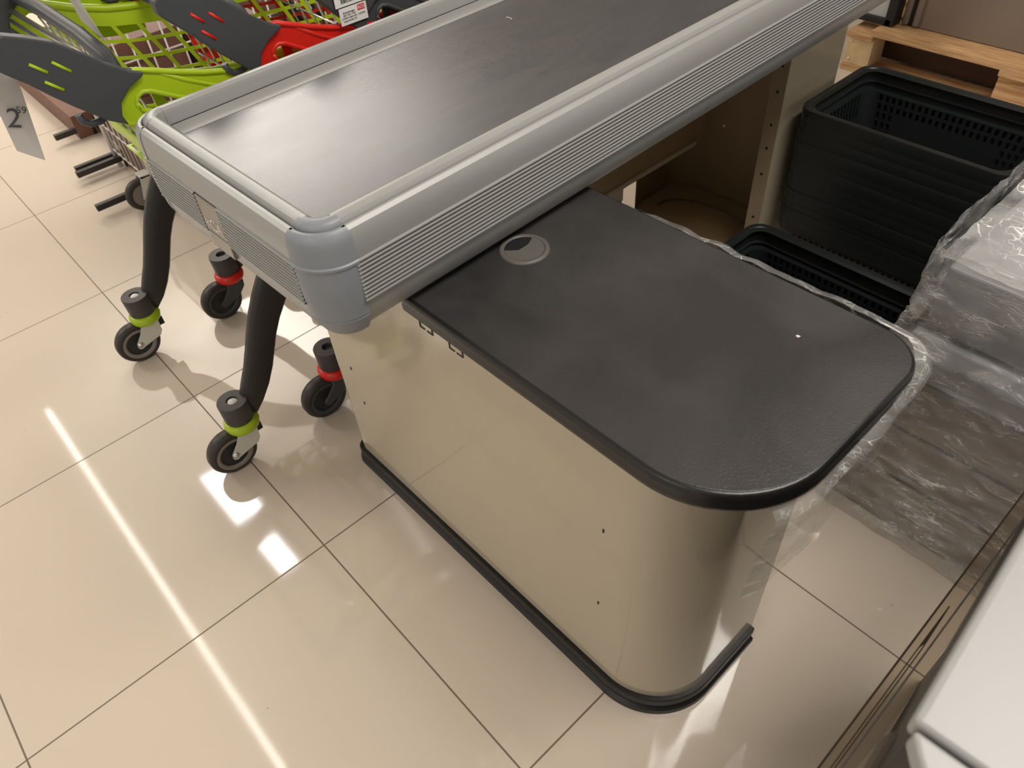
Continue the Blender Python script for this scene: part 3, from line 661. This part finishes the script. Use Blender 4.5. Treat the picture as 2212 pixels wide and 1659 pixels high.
bx = MB().box(-1.3, -.43, .315, .60, 0, .09).build('carton', 'brown', None, bevel=.002); tag(bx, 'low brown carton on the floor behind the floor frames', 'carton')
# wire display and cartons behind the carts
wd_ = thing('wire_display', 'white wire display stand seen through the green basket mesh', 'display stand', (.12, .74, 0))
for k in range(15):
    y_ = -.35 + k * .05; MB_ = None
g1 = MB(); g2 = MB()
for k in range(17): g1.tube([(.16, -.40 + k * .05, .06), (.16, -.40 + k * .05, .55)], .003, 6)
for k in range(6): g2.tube([(.16, -.40, .07 + k * .095), (.16, .40, .07 + k * .095)], .003, 6)
for k in range(9): g1.tube([(-.22 + k * .0475, -.40, .06), (-.22 + k * .0475, -.40, .55)], .003, 6)
for k in range(6): g2.tube([(-.22, -.40, .07 + k * .095), (.16, -.40, .07 + k * .095)], .003, 6)
g1.build('upright_wires', 'offwhite', wd_); g2.build('cross_wires', 'offwhite', wd_)
for (a, b) in ((-.22, -.4), (.16, -.4), (-.22, .4), (.16, .4)): MB().tube([(a, b, 0), (a, b, .56)], .008, 8).build('post', 'offwhite', wd_)
for k, (a, b, c, d, h) in enumerate(((-.20, .14, -.38, -.14, .50), (-.20, .14, -.12, .12, .46), (-.20, .14, .14, .38, .49))):
    bx = MB().box(.12 + a, .12 + b, .74 + c, .74 + d, .0, h).build('carton', 'brown', None, bevel=.002)
    tag(bx, ['red brown carton at the near end of the wire stand', 'red brown carton in the middle of the wire stand', 'red brown carton at the far end of the wire stand'][k], 'carton', 'cartons in the wire stand')

# ================================================================== shopping baskets
def make_basket(label, loc):
    t = thing('shopping_basket', label, 'shopping basket', loc, 0, 'stacked black shopping baskets')
    A, B_, H = .242, .157, .190    # half length (x), half width (y), height ; origin at rim top centre
    def ring(ax, by, r, z, n=6): return [(x, y, z) for x, y in rrect(-ax, ax, -by, by, r, n)]
    rim = MB(); rings = [ring(A - .022, B_ - .022, .030, -.004), ring(A - .012, B_ - .012, .034, -.002), ring(A - .010, B_ - .010, .036, 0), ring(A - .001, B_ - .001, .04, 0), ring(A, B_, .04, -.003), ring(A - .001, B_ - .001, .04, -.030), ring(A - .004, B_ - .004, .038, -.031), ring(A - .004, B_ - .004, .038, -.040)]
    n = len(rings[0]); rim.v = [p for r_ in rings for p in r_]
    for j in range(len(rings) - 1):
        for k in range(n): rim.f.append((j * n + k, j * n + (k + 1) % n, (j + 1) * n + (k + 1) % n, (j + 1) * n + k)); rim.sm.append(False)
    rim.build('rim', 'basket', t, auto=.5)
    # inner step
    st = MB(); rings = [ring(A - .012, B_ - .012, .034, -.004), ring(A - .016, B_ - .016, .034, -.045), ring(A - .030, B_ - .030, .030, -.047)]
    st.v = [p for r_ in rings for p in r_]
    for j in range(2):
        for k in range(n): st.f.append((j * n + k, j * n + (k + 1) % n, (j + 1) * n + (k + 1) % n, (j + 1) * n + k)); st.sm.append(False)
    so = st.build('handle_step', 'basket', t)
    for sy in (-1, 1):
        for sx in (-1, 1): MB().prism(rrect(sx * .115 - .07, sx * .115 + .07, -.040, -.014, .011, 5), sy * (B_ - .0148) - .001, sy * (B_ - .0148) + .001, 'y').build('grip_slot', 'black', so)
    # slotted walls
    zt_, zb_ = -.047, -H
    def wall(p0, p1, q0, q1, nc, nr, hole, fx, fz, mb):
        def P(s, q):
            a = Vector(p0).lerp(Vector(p1), s); b = Vector(q0).lerp(Vector(q1), s); return tuple(a.lerp(b, q))
        mb.gridwall(P, nc, nr, hole, fx, fz)
    w = MB(); r = .030; a1, b1, a2, b2 = A - .030, B_ - .030, A - .052, B_ - .050
    hl = lambda i, j: (j in (0, 1)) or (j in (2, 3, 4, 5) and (i < 3 or i > 18))
    for sy in (-1, 1): wall((-a1 + r, sy * b1, zt_), (a1 - r, sy * b1, zt_), (-a2 + r, sy * b2, zb_), (a2 - r, sy * b2, zb_), 22, 7, hl, .24, .16, w)
    hs = lambda i, j: j in (0, 1)
    for sx in (-1, 1): wall((sx * a1, -b1 + r, zt_), (sx * a1, b1 - r, zt_), (sx * a2, -b2 + r, zb_), (sx * a2, b2 - r, zb_), 12, 5, hs, .26, .04, w)
    for (sx, sy, s0) in ((1, 1, 0), (-1, 1, PI / 2), (-1, -1, PI), (1, -1, 1.5 * PI)):
        P1 = arc(sx * (a1 - r), sy * (b1 - r), r, s0, s0 + PI / 2, 6); P2 = arc(sx * (a2 - r), sy * (b2 - r), r, s0, s0 + PI / 2, 6)
        vs = [(x, y, zt_) for x, y in P1] + [(x, y, zb_) for x, y in P2]; w.add(vs, [(i, i + 1, 8 + i, 7 + i) for i in range(6)], True)
    fl_ = [(x, y, zb_) for x, y in rrect(-a2, a2, -b2, b2, r, 6)]; w.add(fl_, [tuple(range(len(fl_)))])
    w.build('slotted_wall', 'basket', t, solid=.002, weld=True)
    return t
proto = make_basket('black shopping basket topmost of the tall stack beside the cream cabinet', (2.158, 1.508, .470))
PITCH = .02545
names = ['second', 'third', 'fourth', 'fifth', 'sixth', 'seventh', 'eighth', 'ninth', 'tenth', 'eleventh', 'twelfth']
for k in range(1, 12):
    c = copy_tree(proto); c.location = (2.158 + random.uniform(-.002, .002), 1.508 + random.uniform(-.002, .002), .470 - PITCH * k)
    c['label'] = 'black shopping basket %s from the top of the tall stack' % names[k - 1]
c = copy_tree(proto); c.location = (2.195, 1.046, .256); c['label'] = 'low black basket in front of the tall stack, partly hidden by the worktop'
c = copy_tree(proto); c.location = (2.195, 1.046, .223); c['label'] = 'black basket nested directly under the low one beside the worktop'
c = copy_tree(proto); c.location = (2.195, 1.046, .1905); c['label'] = 'black basket standing on the floor, lowest of the three beside the worktop'
# wire handles resting in the top basket
bh = MB().tube([(-.185, -.09, -.168), (-.185, -.05, -.160), (-.175, -.03, -.158), (-.10, -.03, -.160), (-.09, -.03, -.163)], .003, 8).tube([(.10, -.09, -.150), (.17, -.09, -.152)], .003, 8)
o = bh.build('wire_handle', 'zinc', proto)

# small red crate edge at the right
rc = MB(); rc.prism(rrect(-.20, .20, -.14, .14, .03), 0, .012).prism(rrect(-.215, .215, -.155, .155, .04), .16, .20).sweep(withn(rrect(-.20, .20, -.14, .14, .03) + [(-.20, -.11)]), [(0, 0), (.01, .17)])
t = thing('red_crate', 'red plastic crate showing behind the wrapped stack at the right edge', 'crate', (2.66, 1.72, .0))
rc.build('crate_shell', 'red', t, solid=0)
t.location = (2.66, 1.72, .22)
MB().box(2.46, 2.86, 1.57, 1.87, 0, .219).build('carton', 'brown')
tag(bpy.data.objects[-1] if False else [q for q in bpy.data.objects if q.name.startswith('carton')][-1], 'brown carton under the red crate', 'carton')

# ================================================================== wrapped stack of flat boxes
lay = [(0.004, .118, 2.428, .834, 'lowest'), (.128, .236, 2.452, .836, 'second lowest'), (.246, .376, 2.468, .838, 'middle'), (.386, .470, 2.470, .812, 'second highest'), (.480, .596, 2.480, .822, 'topmost')]
for k, (z0, z1, xl, yf, nm) in enumerate(lay):
    t = thing('flat_box', '%s flat box %s in the film wrapped stack' % ('grey' if k > 2 else 'taupe', nm), 'box', ((xl + 3.02) / 2, (yf + 1.40) / 2, z0), 0, 'flat boxes in the wrapped stack')
    hx, hy, h = (3.02 - xl) / 2, (1.40 - yf) / 2, z1 - z0
    MB().box(-hx, hx, -hy, hy, 0, h).build('box_body', 'greybox' if k > 2 else 'taupe', t, bevel=.004)
    MB().box(-hx + .006, hx - .006, -hy + .006, hy - .006, -.010 if k else -.004, 0).build('gap_shade', 'darkgap', t)  # dark slab filling the gap, standing in for the shade between boxes
# stretch film around it
def film_shell():
    mb = MB(); zl = [i * .0125 for i in range(51)]
    base = dens(rrect(2.408, 3.04, .802, 1.42, .022, 5) + [(2.408, .824)], .011)
    nrm = withn(base); rows = []
    for z in zl:
        if z < .12: dx = .004
        elif z < .24: dx = .020
        elif z < .38: dx = .032
        elif z < .465: dx = .030
        elif z < .50: dx = .052
        else: dx = .042
        pin = math.exp(-((z - .485) / .018) ** 2) * .012 + math.exp(-((z - .241) / .010) ** 2) * .004 + math.exp(-((z - .123) / .01) ** 2) * .005
        row = []
        for (x, y, nx, ny) in nrm:
            q = Vector((x * 1, y * 1, z))
            d = noise.noise(Vector((x * 16, y * 16, z * 22))) * .007 + abs(noise.noise(Vector((x * 45 + z * 60, y * 45 - z * 40, z * 30)))) * .006 + noise.noise(q * 120) * .0016
            fx = max(0, min(1, (3.04 - x) / .622)) * dx
            fy = -.014 if .385 < z < .465 and y < 1 else (.004 if z > .50 and y < 1 else 0)
            row.append((x + fx + nx * (d - pin) , y + fy * (1 if ny < -.3 else 0) + ny * (d - pin), z + .004))
        rows.append(row)
    n = len(nrm)
    for r_ in rows: mb.v += r_
    for j in range(len(rows) - 1):
        for k in range(n - 1): mb.f.append((j * n + k, j * n + k + 1, (j + 1) * n + k + 1, (j + 1) * n + k)); mb.sm.append(True)
    # top cover
    nx_, ny_ = 52, 50; o0 = len(mb.v)
    for j in range(ny_ + 1):
        for i in range(nx_ + 1):
            x = 2.462 + (3.04 - 2.462) * i / nx_; y = .826 + (1.42 - .826) * j / ny_
            e = min(i, j, nx_ - i, ny_ - j); h = .612 if e > 2 else .606 - .002 * (2 - e)
            h += noise.noise(Vector((x * 22, y * 22, 3))) * .008 + abs(noise.noise(Vector((x * 60 + y * 30, y * 50 - x * 20, 7)))) * .008
            mb.v.append((x, y, h))
    for j in range(ny_):
        for i in range(nx_): a = o0 + j * (nx_ + 1) + i; mb.f.append((a, a + 1, a + nx_ + 2, a + nx_ + 1)); mb.sm.append(True)
    return mb
sf = film_shell().build('stretch_film', 'film'); tag(sf, 'crumpled clear stretch film wrapped round the stack of flat boxes', 'stretch film')

# ================================================================== pallet and goods behind the baskets
pa = thing('wooden_pallet', 'wooden pallet carrying the taupe cabinet behind the baskets', 'pallet', (1.40, 2.61, 0))
for (x0, x1) in ((0, .10), (.55, .70), (1.10, 1.20)):
    for (y0, y1) in ((.02, .12), (.35, .50), (.70, .80)): MB().box(x0, x1, y0, y1, .022, .125).build('block', 'palewood' if (x0 == 0 and y0 < .1) else 'wood', pa, bevel=.002)
for (y0, y1) in ((0.01, .13), (.34, .51), (.69, .81)): MB().box(0, 1.2, y0, y1, 0, .022).build('bottom_board', 'wood', pa, bevel=.001)
for (y0, y1) in ((0, .145), (.18, .28), (.33, .47), (.52, .62), (.67, .81)): MB().box(.09 if y0 == 0 else 0, 1.2, y0, y1, .145, .166).build('deck_board', 'wood', pa, bevel=.001)
for (x0, x1) in ((0, .10), (.55, .70), (1.10, 1.20)): MB().box(x0, x1, .0, .81, .125, .145).build('stringer_board', 'wood', pa, bevel=.001)
MB().box(.03, 1.18, .15, .20, .022, .145).build('cavity_darkener', 'cable', pa)  # dark bar added so the pallet cavity looks deeply shaded
for (x, z) in ((.018, .105), (.02, .04)): MB().lathe([(0, .0185), (.004, .0185), (.004, .021)], (x, 0, z), 'y', 10).build('nail_head', 'steel', pa)
tb = thing('taupe_cabinet', 'tall taupe sheet cabinet standing on the wooden pallet', 'cabinet', (1.60, 2.72, .167))
MB().box(0, .95, 0, .68, .0, .95).build('cabinet_body', 'beigepanel', tb, bevel=.004)
for x in (-.055, -.015): MB().box(x, x + .022, -.012, .3, .004, .95).build('side_rib', 'beigepanel', tb, bevel=.006)
MB().box(-.05, .01, .004, .3, .0, .95).build('rib_recess', 'darkgap', tb)
bx = MB().box(1.2, 3.0, 3.46, 3.9, 0, 1.1).build('carton', 'brown', None, bevel=.003); tag(bx, 'large brown carton behind the wooden pallet', 'carton')  # added to block light from behind the pallet cavity
pn = thing('framed_panel', 'pale panel in a black frame beside the taupe cabinet', 'panel', (1.40, 2.68, .168))
MB().box(-.30, .115, 0, .04, 0, .6).build('panel_sheet', 'greypanel', pn)
MB().box(-.30, .125, -.012, .045, 0, .024).box(.100, .135, -.012, .045, 0, .6).build('panel_frame', 'black_rubber', pn, bevel=.003)

# ================================================================== silver device at the right edge
dv = thing('printer', 'blurred light silver appliance with a lid seam in the near right corner', 'appliance', (2.7455, .0055, 0), rad(3.2))
MB().prism(rrect(0, .36, .0012, .62, [.004, .02, .02, .02], 8), .882, .900).build('lid', 'device', dv, bevel=.005, seg=4)
MB().prism([(.003, -.0012), (.004, -.005), (.009, -.012), (.017, -.021), (.030, -.034), (.045, -.052), (.058, -.08), (.065, -.12), (.068, -.30), (.36, -.30), (.36, -.0012)], .882, .898, smooth=False).build('front_cover', 'device', dv, bevel=.0045, seg=4)
MB().prism([(.004, .61), (.004, -.002), (.010, -.012), (.018, -.021), (.031, -.034), (.046, -.052), (.059, -.08), (.066, -.12), (.069, -.29), (.355, -.29), (.355, .61)][::-1], .78, .884).build('inner_chassis', 'black_rubber', dv)
MB().prism(rrect(-.002, .35, -.30, .056, [.01, .01, .01, .02]), .60, .795).build('lower_body', 'lowerbody', dv, bevel=.006, seg=3)
MB().box(.045, .34, -.26, .58, 0, .77).build('pedestal', 'black_rubber', dv)
ac = thing('acrylic_shield', 'clear acrylic guard with a long slot beside the silver appliance', 'guard', (2.722, -.30, .60))
MB().box(0, .024, 0, 1.2, 0, .002).build('clear_sheet', 'acrylic', ac)
MB().box(-.0010, .0008, 0, 1.2, -.002, .003).build('outer_edge', 'acryledge', ac)
MB().box(.0125, .0142, 0, 1.2, -.001, .003).build('fold_line', 'acryledge2', ac)
sl = MB(); y0, y1 = .20, .60
sl.tube([(.0060, y0, .003), (.0072, y0 + .05, .003), (.0066, y1 - .06, .003), (.0068, y1, .003)], .0006, 6).tube([(.0062, y0, .003), (.0092, y0 + .05, .003), (.0092, y1 - .06, .003), (.0068, y1, .003)], .0006, 6)
sl.prism([(.0064, y0), (.0090, y0 + .045), (.0074, y0 + .05)], .003, .0036).prism([(.0068, y1), (.0070, y1 - .06), (.0092, y1 - .05)], .003, .0036)
sl.build('slot_edge', 'acryledge', ac)
